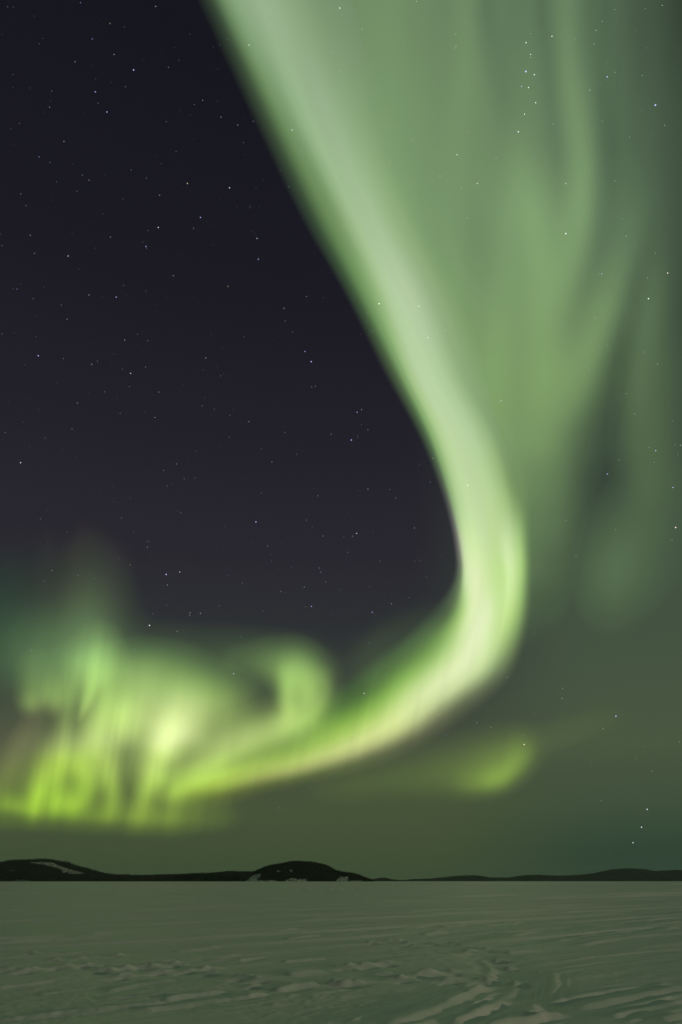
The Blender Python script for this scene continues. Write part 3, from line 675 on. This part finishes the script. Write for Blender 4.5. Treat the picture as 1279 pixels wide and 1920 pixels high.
# ------------------------------------------------------------------ far shores
M_HEATH = land_material('heath_and_snow', (.012, .016, .011), (.66, .68, .66), .62, .78, .07)
M_ISLAND = land_material('island_ground', (.012, .016, .011), (.70, .72, .70), .60, .76, .09)
M_FAR = land_material('far_fell', (.016, .024, .02), (.45, .48, .47), .70, .80, .012)
M_PINE = needle_material('pine_needles', (.020, .029, .018), (.040, .056, .034))
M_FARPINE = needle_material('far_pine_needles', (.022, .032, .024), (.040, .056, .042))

def poly_has(px, py, poly):
    inside = np.zeros(px.shape, bool); n = len(poly)
    for i in range(n):
        x1, y1 = poly[i]; x2, y2 = poly[(i + 1) % n]
        if y1 == y2: continue
        c = ((y1 > py) != (y2 > py)) & (px < (x2 - x1) * (py - y1) / (y2 - y1) + x1)
        inside ^= c
    return inside

def hill(name, skyline, y_shore, y_ridge, y_back, mat, canopy, seed, label, cat, rough=5.0, ends=None, nx=260, bare=()):
    sk = np.array(skyline, float)
    d = chart_dir(sk[:, 0], sk[:, 1])
    X = d[:, 0] / d[:, 1] * y_ridge; Z = np.maximum(CAM_H + d[:, 2] / d[:, 1] * y_ridge - canopy, .3)
    def height(x, y):
        top = np.interp(x, X, Z)
        sx = 1.0 if ends is None else sstep(ends[0], ends[0] + ends[2], x) * sstep(ends[1], ends[1] - ends[2], x)
        bay = (vnoise(x / 130, np.zeros_like(x), seed + 3) - .5) * 2 * .13 * (y_ridge - y_shore)
        t = np.clip((y - y_shore - bay) / (y_ridge - y_shore - bay), 0, 1)
        front = np.sin(t * math.pi / 2) ** 1.1
        tb = np.clip((y - y_ridge) / (y_back - y_ridge), 0, 1)
        prof = np.where(y <= y_ridge, front, np.cos(tb * math.pi / 2))
        nz = (vnoise(x / 70, y / 70, seed) - .5) * 2 * rough + (vnoise(x / 24, y / 24, seed + 1) - .5) * rough * .6
        return (top * prof + nz * prof * (1 - .75 * t * (y <= y_ridge)) * np.minimum(1, top / 25)) * sx - .35
    xs = np.linspace(X[0], X[-1], nx); ys = np.concatenate([np.linspace(y_shore - 30, y_ridge, 90), np.linspace(y_ridge, y_back, 18)[1:]])
    Yg, Xg = np.meshgrid(ys, xs, indexing='ij')
    V = np.stack([Xg, Yg, height(Xg, Yg)], -1).reshape(-1, 3)
    o = mesh_from(name, V, grid_faces(len(ys), nx), mat)
    px, py = to_chart(V)                       # treeless ground: open snow
    op = np.zeros(len(V))
    for poly, p in bare: op = np.maximum(op, p * poly_has(px, py, poly) * (V[:, 1] < y_ridge + 20))
    g = op.reshape(len(ys), nx)
    for _ in range(3):                         # ragged, soft margins
        g[1:-1, 1:-1] = (g[1:-1, 1:-1] * 2 + g[:-2, 1:-1] + g[2:, 1:-1] + g[1:-1, :-2] + g[1:-1, 2:]) / 6
    op = g.ravel()
    at = o.data.attributes.new('open_ground', 'FLOAT', 'POINT'); at.data.foreach_set('value', op.astype(np.float32))
    tag(o, label, cat, kind='structure')
    return height, X, Z

def forest(name, height, xr, yr, n, hmin, hmax, mat, seed, label, bare, sides=6, extra=None, slim=.17):
    """conifers of a far wood, too many to count: one object"""
    r = np.random.default_rng(seed)
    x = r.uniform(*xr, n); y = r.uniform(*yr, n)
    z = height(x, y)
    keep = z > .25
    px, py = to_chart(np.stack([x, y, z], -1))
    for poly, p in bare:
        inside = poly_has(px + r.normal(0, 1.6, n), py + r.normal(0, .7, n), poly)
        keep &= ~(inside & (r.random(n) < p))
    keep &= ~((z < 3.0) & (vnoise(x / 22, y / 40, seed) > .62))
    x, y, z = x[keep], y[keep], z[keep]
    if extra is not None: x = np.r_[x, extra[:, 0]]; y = np.r_[y, extra[:, 1]]; z = np.r_[z, height(extra[:, 0], extra[:, 1])]
    n = len(x)
    H = r.uniform(hmin, hmax, n) * (.75 + .5 * vnoise(x / 45, y / 45, seed + 5)); W = H * r.uniform(slim * .8, slim * 1.25, n)
    H = H * np.where(r.random(n) < .05, 1.55, 1.0)          # lone tall spruces
    a = np.arange(sides) * 2 * math.pi / sides
    rot = r.uniform(0, 6.28, n)[:, None]
    lx, ly = r.normal(0, .02, (2, n)) * H
    V = []
    F = []
    base = 0
    for z0, z1, rr in ((.06, .62, 1.0), (.36, 1.0, .68)):
        jag = r.uniform(.7, 1.2, (n, sides))
        cx = x[:, None] + np.cos(a + rot) * (W[:, None] * rr * jag); cy = y[:, None] + np.sin(a + rot) * (W[:, None] * rr * jag)
        cz = (z + H * z0)[:, None] + r.uniform(-.04, .04, (n, sides)) * H[:, None]
        ring = np.stack([cx, cy, cz], -1)
        tip = np.stack([x + lx * z1, y + ly * z1, z + H * z1], -1)[:, None]
        V.append(np.concatenate([ring, tip], 1).reshape(-1, 3))
        i = (np.arange(n) * (sides + 1))[:, None] + base; k = np.arange(sides)[None]
        F.append(np.stack([i + k, i + (k + 1) % sides, np.broadcast_to(i + sides, (n, sides))], -1).reshape(-1, 3))
        base += n * (sides + 1)
    o = mesh_from(name, np.vstack(V), np.vstack(F), mat, smooth=False)
    tag(o, label, 'forest', kind='stuff')
    return o

LEFT_SKY = [(-620, 1632), (-420, 1622), (-220, 1626), (-60, 1622), (0, 1616.8), (20, 1614), (33, 1611.8), (60, 1610.8), (95, 1610.4), (108, 1613.4), (130, 1621), (168, 1631.6),
            (190, 1636.5), (215, 1640.3), (260, 1640.8), (330, 1639.6), (380, 1637.5), (410, 1635), (434, 1632.8), (460, 1633.6), (500, 1637), (560, 1644), (620, 1650)]
RIDGE_BARE = [([(50, 1617.3), (70, 1615.8), (97, 1616.4), (111, 1623), (135, 1630.5), (160, 1637), (160, 1639.5), (135, 1639), (116, 1637), (112, 1629.5), (84, 1622)], .86),
     ([(15, 1652.5), (30, 1649.5), (50, 1649.5), (60, 1653)], .7), ([(15, 1630), (34, 1630), (34, 1634), (15, 1634)], .4)]
h_left, XL, ZL = hill('forested_ridge', LEFT_SKY, 4250, 4800, 5700, M_HEATH, 7.0, 11,
    'long dark forested ridge with a bare snow streak on its slope, beyond the lake', 'ridge', rough=6, nx=760, bare=RIDGE_BARE)
forest('ridge_forest', h_left, (XL[0], XL[-1]), (4225, 4990), 30000, 6.5, 11, M_PINE, 21,
    'dark conifer forest covering the long ridge with the snow streak',
    RIDGE_BARE)

ISLE_SKY = [(466, 1651.6), (474, 1640), (480, 1632), (497, 1624.5), (512, 1621), (528, 1618), (544.6, 1614), (568, 1614), (588, 1617), (600, 1619.5), (615, 1624), (632, 1632),
            (645, 1634), (662, 1637), (678, 1642), (692, 1647), (699, 1651), (706, 1652)]
ISLE_BARE = [([(466, 1642), (490, 1637.5), (489, 1643), (484, 1649), (476, 1652.5), (462, 1652.5)], .9), ([(534, 1651), (545, 1646.5), (575, 1647.5), (578, 1653.5), (530, 1653.5)], .85),
     ([(630, 1652.5), (636, 1644), (654, 1643.5), (656, 1650), (650, 1653.5)], .9), ([(519, 1631.5), (527, 1631.5), (527, 1635.5), (519, 1635.5)], .8), ([(543, 1630.5), (549, 1630.5), (549, 1636), (543, 1636)], .8),
     ([(450, 1650.6), (520, 1650.2), (520, 1653.5), (450, 1653.5)], .8), ([(656, 1650.5), (680, 1650.5), (680, 1653.5), (656, 1653.5)], .8)]
h_isle, XI, ZI = hill('wooded_island', ISLE_SKY, 3720, 3960, 4180, M_ISLAND, 6.0, 31,
    'small dome shaped island with dark woods and snowy shore clearings, in the middle', 'island', rough=4, nx=320, bare=ISLE_BARE)
forest('island_forest', h_isle, (XI[0], XI[-1]), (3700, 4060), 9500, 6, 9.5, M_PINE, 41,
    'dark conifer wood covering the dome shaped island',
    ISLE_BARE)

h_mid, XM, ZM = hill('low_mound', [(684, 1651.8), (697, 1650), (709, 1646.6), (723, 1645.6), (731, 1648.2), (742, 1650), (756, 1651), (768, 1651.8)], 8700, 9100, 9600, M_FAR, 5, 51,
    'tiny low wooded mound far off just past the tip of the island', 'mound', rough=2, nx=80)
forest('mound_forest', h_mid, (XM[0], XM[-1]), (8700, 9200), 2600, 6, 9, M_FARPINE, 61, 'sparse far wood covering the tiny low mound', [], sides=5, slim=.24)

FAR_SKY = [(736, 1651.9), (756, 1650.6), (770, 1649), (803, 1647.7), (830, 1645.6), (850, 1642.9), (868, 1642), (887, 1641), (904, 1643), (917, 1646), (941, 1645.2), (957, 1646), (974, 1643), (988, 1640.6),
           (1011, 1640.3), (1025, 1641.6), (1052, 1642), (1085, 1641), (1112, 1638.3), (1132, 1634.4), (1152, 1629.4), (1176, 1627.9), (1200, 1629.2), (1213, 1632.4), (1233, 1634),
           (1250, 1631.7), (1267, 1631), (1300, 1632), (1360, 1638), (1440, 1634), (1560, 1642), (1700, 1648)]
FAR_BARE = [([(1134, 1639), (1142, 1638.5), (1143, 1644), (1134, 1645)], .55), ([(1156, 1640), (1164, 1640), (1163, 1645), (1156, 1645)], .5), ([(880, 1645), (892, 1645), (890, 1648), (880, 1648)], .5)]
h_far, XF, ZF = hill('distant_hills', FAR_SKY, 10800, 12000, 13500, M_FAR, 6, 71,
    'chain of low rolling hills fading on the far shore, highest near its outer end', 'hills', rough=9, nx=640, bare=FAR_BARE)
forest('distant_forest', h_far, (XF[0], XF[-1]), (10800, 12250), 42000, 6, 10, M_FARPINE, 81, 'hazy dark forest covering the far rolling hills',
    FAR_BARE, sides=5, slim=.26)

# ------------------------------------------------------------------ the cold air over the lake
def haze():
    x, y0, y1, z0, z1 = 15600.0, -15600.0, 15600.0, -3.0, 240.0
    v = [(-x, y0, z0), (x, y0, z0), (x, y1, z0), (-x, y1, z0), (-x, y0, z1), (x, y0, z1), (x, y1, z1), (-x, y1, z1)]
    f = [(0, 3, 2, 1), (4, 5, 6, 7), (0, 1, 5, 4), (1, 2, 6, 5), (2, 3, 7, 6), (3, 0, 4, 7)]
    m, t, out = nodes_of('haze')
    p = t.nodes.new('ShaderNodeVolumePrincipled'); p.inputs['Density'].default_value = 1.8e-5; p.inputs['Color'].default_value = (.62, .85, .82, 1)
    t.links.new(p.outputs[0], out.inputs['Volume'])
    o = mesh_from('haze', v, f, m, smooth=False)
    tag(o, 'thin cold haze over the lake that greys the far hills', 'haze', kind='stuff')
haze()

# ------------------------------------------------------------------ the aurora, a glowing layer high above (a tenth of its real height and of the planet's radius)
PLANET = 637000.0
def shell(d, h):
    s = np.maximum(d[..., 2], 0.0)
    return np.sqrt((PLANET * s) ** 2 + 2 * PLANET * h + h * h) - PLANET * s

def aurora(name, x, y, e, h, h_rise, label, thr=.0016, thick=.02):
    """a closed lens of glowing gas: near and far skin meet where the glow runs out; h height of the lower border, h_rise how far it climbs upwards"""
    g = e[..., 1]
    k = sstep(thr, thr * 4, g)
    e = e * k[..., None]
    nr, nc = g.shape
    on = k > 0
    cell = on[:-1, :-1] | on[1:, :-1] | on[:-1, 1:] | on[1:, 1:]
    q = grid_faces(nr, nc).reshape(nr - 1, nc - 1, 4)[cell]
    d = chart_dir(x, y)
    alt = h + h_rise * sstep(1650, 0, y)
    dist = shell(d, alt)
    t = thick * np.sqrt(np.clip(g * k / .25, 0, 1)) + thick * .1 * (k > 0)
    t = np.where(k > 0, t, 0)
    near = CAM + d * (dist * (1 - t))[..., None]; far = CAM + d * (dist * (1 + t))[..., None]
    N = nr * nc
    idx_far = np.where(k.ravel() > 0, np.arange(N) + N, np.arange(N))
    F = np.vstack([q, idx_far[q][:, ::-1]])
    used = np.unique(F); remap = np.zeros(2 * N, np.int64); remap[used] = np.arange(len(used))
    V = np.vstack([near.reshape(-1, 3), far.reshape(-1, 3)])[used]
    C = np.vstack([e.reshape(-1, 3), e.reshape(-1, 3)])[used] * .5
    c0 = V.mean(0)
    o = mesh_from(name, V - c0, remap[F], M_AURORA)
    o.location = c0
    at = o.data.attributes.new('glow', 'FLOAT_COLOR', 'POINT')
    at.data.foreach_set('color', np.hstack([C, np.ones((len(C), 1))]).astype(np.float32).ravel())
    tag(o, label, 'aurora', 'northern lights')
    o.visible_shadow = True
    return o

def chart_grid(x0, x1, y0, y1, s):
    return np.meshgrid(np.arange(x0, x1 + s, s, dtype=float), np.arange(y0, y1 + s, s, dtype=float))

rx, ry, re = ribbon_lattice()
aurora('aurora_ribbon', rx, ry, re, 10000, 1500, 'brightest pale green aurora ribbon, sweeping down from the top into a hooked bend', thr=.002)
gx, gy = chart_grid(-520, 1320, -1500, 1300, 8)
aurora('aurora_veil', gx, gy, f_veil(gx, gy), 18000, 2500, 'broad soft green aurora veil with upright streaks between bright ribbon and dark gap', thr=.004)
gx, gy = chart_grid(1000, 2600, -1500, 1300, 8)
aurora('aurora_veil', gx, gy, f_outer(gx, gy), 19500, 2500, 'dim dark green aurora band beyond the dark gap beside the broad veil', thr=.004)
gx, gy = chart_grid(120, 520, 1130, 1540, 5)
aurora('aurora_curtain', gx, gy, f_mass(gx, gy), 11500, 0, 'glowing pale yellow green aurora curtain between the ragged rays and the hooked swirl', thr=.006)
gx, gy = chart_grid(220, 960, 1040, 1580, 5)
aurora('aurora_swirl', gx, gy, f_curl(gx, gy), 10800, 0, 'hook shaped green aurora swirl curling up from the low end of the bright ribbon', thr=.006)
gx, gy = chart_grid(-260, 480, 1100, 1620, 5)
aurora('aurora_rays', gx, gy, f_rays(gx, gy), 9300, 0, 'ragged upright yellow green aurora rays low over the hill with the snow streak', thr=.006)
gx, gy = chart_grid(-360, 760, 780, 1640, 8)
aurora('aurora_glow', gx, gy, f_glow(gx, gy), 16000, 0, 'faint teal and green aurora haze rising above the ragged rays into the dark sky', thr=.003)
gx, gy = chart_grid(480, 1340, 1280, 1600, 6)
aurora('aurora_patch', gx, gy, f_patch(gx, gy), 12500, 0, 'small separate yellow green aurora patch hanging low under the bend of the bright ribbon', thr=.003)

# ------------------------------------------------------------------ stars
STAR_D = 420000.0
BLUE, WHITE, WARM, PINK = (.50, .52, 1.0), (.9, .93, 1.0), (1.0, .88, .62), (1.0, .72, .72)
M_STAR = {'blue': star_material('star_blue', BLUE, 1.3), 'white': star_material('star_white', WHITE, 1.2), 'warm': star_material('star_warm', WARM, 1.3), 'pink': star_material('star_pink', PINK, 1.4)}
for _h, _c in (('blue', BLUE), ('white', WHITE), ('warm', WARM)): M_STAR[_h + '_dim'] = star_material('star_' + _h + '_dim', _c, .6)
def star_mesh(mat):
    """a small ball of light"""
    nlat, nlon = 5, 8
    v = [(0, 0, 1)] + [(math.sin(math.pi * i / nlat) * math.cos(2 * math.pi * j / nlon), math.sin(math.pi * i / nlat) * math.sin(2 * math.pi * j / nlon), math.cos(math.pi * i / nlat)) for i in range(1, nlat) for j in range(nlon)] + [(0, 0, -1)]
    f = [(0, 1 + j, 1 + (j + 1) % nlon) for j in range(nlon)]
    for i in range(nlat - 2):
        for j in range(nlon):
            a = 1 + i * nlon; f.append((a + j, a + nlon + j, a + nlon + (j + 1) % nlon, a + (j + 1) % nlon))
    b = 1 + (nlat - 2) * nlon; f += [(len(v) - 1, b + (j + 1) % nlon, b + j) for j in range(nlon)]
    me = bpy.data.meshes.new('star'); me.from_pydata(v, [], f); me.materials.append(mat); me.update()
    return me
ME_STAR = {k: star_mesh(m) for k, m in M_STAR.items()}
def star(px, py, size, hue, label, group):
    d = chart_dir(np.array(float(px)), np.array(float(py)))
    o = bpy.data.objects.new('star', ME_STAR[hue]); COL.objects.link(o)
    o.location = CAM + d * STAR_D
    r = STAR_D * size / 2 / 1500.0
    o.scale = (r, r, r)
    tag(o, label, 'star', group)
# the brightest, each by its own place
NAMED = [
    (986, 134, 4.6, 'blue', 'bright blue white star heading the loose star cluster in the veil, top of the sky'),
    (1229, 197, 4.4, 'blue', 'bright blue white star alone in the dim outer band, beside the cluster in the veil'),
    (972, 247, 3.6, 'white', 'white star just below the loose star cluster in the veil'),
    (1061, 438, 3.8, 'white', 'white star alone on the brightest streak of the broad veil'),
    (711, 569.5, 3.9, 'white', 'bright white star shining through the inner side of the bright ribbon'),
    (583.7, 678, 4.0, 'blue', 'brightest violet blue star in the dark sky, beside the middle of the ribbon'),
    (658.8, 825, 3.8, 'blue', 'violet blue star in the dark sky near the narrowing of the ribbon'),
    (311.8, 1077, 4.0, 'blue', 'blue star low in the dark sky above the glowing curtain'),
    (280.4, 1172.7, 4.0, 'white', 'white star just above the top of the glowing curtain'),
    (480, 978.5, 3.6, 'blue', 'blue star alone in the dark sky high above the curled swirl'),
    (1267, 989, 4.0, 'pink', 'pinkish star at the outer edge of the sky, level with the ribbon bend'),
    (1155, 1343, 4.0, 'blue', 'blue white star alone in the grey green sky past the small aurora patch'),
    (983, 1396, 3.6, 'warm', 'yellowish star at the top corner of the small aurora patch'),
    (877, 909.7, 3.6, 'white', 'white star shining through the lower ribbon above its bend'),
    (1216, 560, 3.8, 'white', 'white star beside the dark gap at the outer side of the veil'),
    (683, 1300, 3.2, 'white', 'white star between the curled swirl and the bend of the ribbon'),
    (72, 667, 3.4, 'blue', 'blue star alone near the outer edge of the dark sky'),
    (250.6, 131, 3.4, 'blue', 'blue star alone high in the darkest part of the sky'),
    (1213.5, 1517.5, 3.2, 'white', 'topmost star of the slanting row of three above the distant hills'),
    (1203, 1551, 3.2, 'white', 'middle star of the slanting row of three above the distant hills'),
    (1187, 1580, 3.0, 'white', 'lowest star of the slanting row of three, closest to the distant hills'),
    (1229.6, 845, 3.2, 'blue', 'blue star of the tight little group in the dim outer band'),
    (1139, 888.7, 3.2, 'blue', 'blue white star inside the dark gap beside the veil'),
]
for px, py, size, hue, label in NAMED: star(px, py, size * .58, hue, label, 'brightest stars')
VEIL_STARS = [(1035, 68, 1), (1138.6, 144, 1), (986.5, 80, 1), (995, 102, 1), (995, 107.5, 0), (1002, 140, 1), (978, 162, 1), (991, 164, 1), (1004.5, 192.5, 1), (983.5, 214, 1), (1037.5, 232.6, 0), (1129.6, 227, 0), (1246, 235, 0), (857, 290, 1), (895, 344, 1),
    (1060.7, 344, 1), (865, 353, 0), (825, 330, 0), (876, 409, 0), (1252, 512, 1), (1229, 475, 0), (1128.5, 513.5, 1), (1214, 521, 0), (905, 549, 0), (819.5, 625, 0), (803, 633, 1), (1063, 613, 0), (1116.5, 596, 0), (992.5, 492, 0), (1242, 10, 0), (1117.6, 57, 0), (1153, 18, 0),
    (1129.6, 40, 0), (854, 64, 0), (855, 86.5, 0), (931, 296, 0), (1001.5, 296, 0), (1207.5, 660, 0), (1233, 683, 0), (879, 249, 0), (1153, 339, 0), (1167, 410, 0), (1174.5, 443, 0), (1106, 169, 0), (637, 15, 1), (678.6, 54.5, 0), (702, 117, 0), (781, 2.5, 0),
    (785.5, 574, 1), (730.6, 302.6, 0), (773, 263, 0), (636, 135, 0), (624, 98.5, 0), (940, 751, 1), (1174, 738, 0), (1217, 839, 0), (1262, 914, 1), (1080, 1043, 0), (1061, 976, 0), (1154, 993, 0), (1190, 776, 0), (1266, 834.5, 0), (1276, 835, 0), (1227, 867, 0), (1161, 863, 0)]
RIBBON_STARS = [(467, 84.5, 1), (547.7, 244, 1), (564, 283, 0), (664.5, 372, 0), (668, 438, 0), (541.6, 350, 0), (911.6, 1074.5, 0), (812, 859.6, 0)]
DARK_STARS = [(484.5, 486, 1), (482, 447, 1), (376, 407.6, 1), (363, 428, 0), (430.5, 352, 1), (351.6, 344, 1), (312, 228, 0), (414.5, 219.5, 0), (446, 234.5, 0), (475, 227.5, 0), (380, 188, 0), (427.6, 537, 0), (575, 556, 0), (325, 517, 0), (179, 172, 1), (200.5, 210, 1),
    (93, 201, 0), (141, 116, 0), (173, 73, 0), (214, 102, 0), (151, 5, 0), (273.7, 462, 1), (297, 426.5, 1), (128, 480, 1), (4, 460.5, 0), (207, 444.5, 0), (39, 363.6, 0), (64.5, 475, 0), (292, 12, 0), (206, 44, 0), (316, 126, 0), (299.5, 366, 0), (277, 432, 0), (73.5, 294, 0),
    (120, 265, 0), (57, 441, 0), (218, 557, 1), (245, 700, 1), (273, 688, 0), (229.5, 692, 0), (172, 683, 0), (243, 725, 0), (196, 734.6, 0), (38.7, 867.5, 1), (32, 542, 0), (4, 626, 0), (386, 671, 0), (458, 631, 0), (379, 761, 0), (467, 790.5, 0), (431, 779, 0), (430, 820, 0),
    (331, 870, 0), (307, 882, 0), (366, 896.5, 0), (339, 961, 0), (228, 971, 0), (10, 811, 0), (167, 553, 0), (126, 598.5, 0), (115, 572, 0), (234, 637.6, 0), (258, 626.7, 0), (277, 639, 0), (298, 735, 0), (145, 755.7, 0), (225.6, 775, 0), (290.5, 782.7, 0), (572, 659, 1),
    (669.7, 773, 1), (678, 768, 0), (690, 806, 0), (621, 814, 0), (574.7, 556, 0), (548.5, 622, 0), (535, 602, 0), (532.5, 578, 0), (584.5, 725.5, 0), (591.5, 724, 0), (777, 990, 0), (807, 904, 0), (731, 918, 0), (690, 917, 0), (510, 866, 0), (490, 841, 0),
    (337, 1072.5, 1), (427, 1079, 0), (376, 1150, 1), (356.5, 1149, 0), (355.7, 1154, 0), (286.4, 1151, 0), (332.4, 1183.5, 0), (584, 1137, 1), (698, 1148, 1), (734, 1132, 0), (691.5, 1205, 0), (606, 1005, 0), (669, 1000, 1), (574.5, 975, 0), (276.5, 1015, 0),
    (276.5, 1025.7, 0), (244, 1059, 0), (421.5, 987, 0), (314, 1097, 0), (599, 1065, 0)]
LOW_STARS = [(438, 1263, 1), (303, 1249, 0), (1055, 1291, 0), (1054, 1309.5, 0), (1131, 1366.5, 0), (921, 1364, 0), (951, 1270, 0), (1109.5, 1430, 0), (1193, 1422, 0), (1274, 1391, 0), (824, 1341, 0), (1260, 1012, 0), (1209, 1400, 0), (1223, 1446, 0), (1127, 1501, 0)]
def starfield(pts, label, group, hues):
    for i, (px, py, b) in enumerate(pts):
        star(px, py, (1.6 if b else 1.28) * rng.uniform(.85, 1.15), hues[i % len(hues)] + ('' if b else '_dim'), label, group)
starfield(VEIL_STARS, 'small clear star shining through the broad green veil or its dim outer band', 'small stars in the veil', ['white', 'blue', 'white', 'white', 'warm'])
starfield(RIBBON_STARS, 'small clear star shining through the bright ribbon itself', 'small stars in the ribbon', ['white', 'white', 'blue'])
starfield(DARK_STARS, 'small clear star in the dark sky on the inner side of the ribbon', 'small stars in the dark sky', ['blue', 'white', 'blue', 'blue', 'white', 'warm'])
starfield(LOW_STARS, 'small clear star low in the green glow near the horizon', 'small stars in the low glow', ['white', 'warm', 'white'])

def faint_stars(n=1500):
    """the dust of stars nobody could count: one object"""
    r = np.random.default_rng(99)
    px = r.uniform(-300, 1600, n); py = r.uniform(-500, 1560, n)
    dens = np.where(px < 860, 1.0, .55) * np.where(py > 1200, .3, 1.0)
    k = r.random(n) < dens; px, py = px[k], py[k]; n = len(px)
    d = chart_dir(px, py); c = CAM + d * (STAR_D * 1.05)
    size = .55 + .75 * r.random(n) ** 3.0
    rad = (STAR_D * 1.05 * size / 2 / 1500.0)[:, None, None]
    O = np.array([(1, 0, 0), (-1, 0, 0), (0, 1, 0), (0, -1, 0), (0, 0, 1), (0, 0, -1)], float)
    V = (c[:, None] + O[None] * rad).reshape(-1, 3)
    T = np.array([(0, 2, 4), (2, 1, 4), (1, 3, 4), (3, 0, 4), (2, 0, 5), (1, 2, 5), (3, 1, 5), (0, 3, 5)])
    F = (np.arange(n)[:, None, None] * 6 + T[None]).reshape(-1, 3)
    o = mesh_from('faint_stars', V, F, star_material('star_faint', (.72, .76, 1.0), .95), smooth=False)
    tag(o, 'dust of countless barely visible stars scattered over the whole sky', 'stars', kind='stuff')
faint_stars()
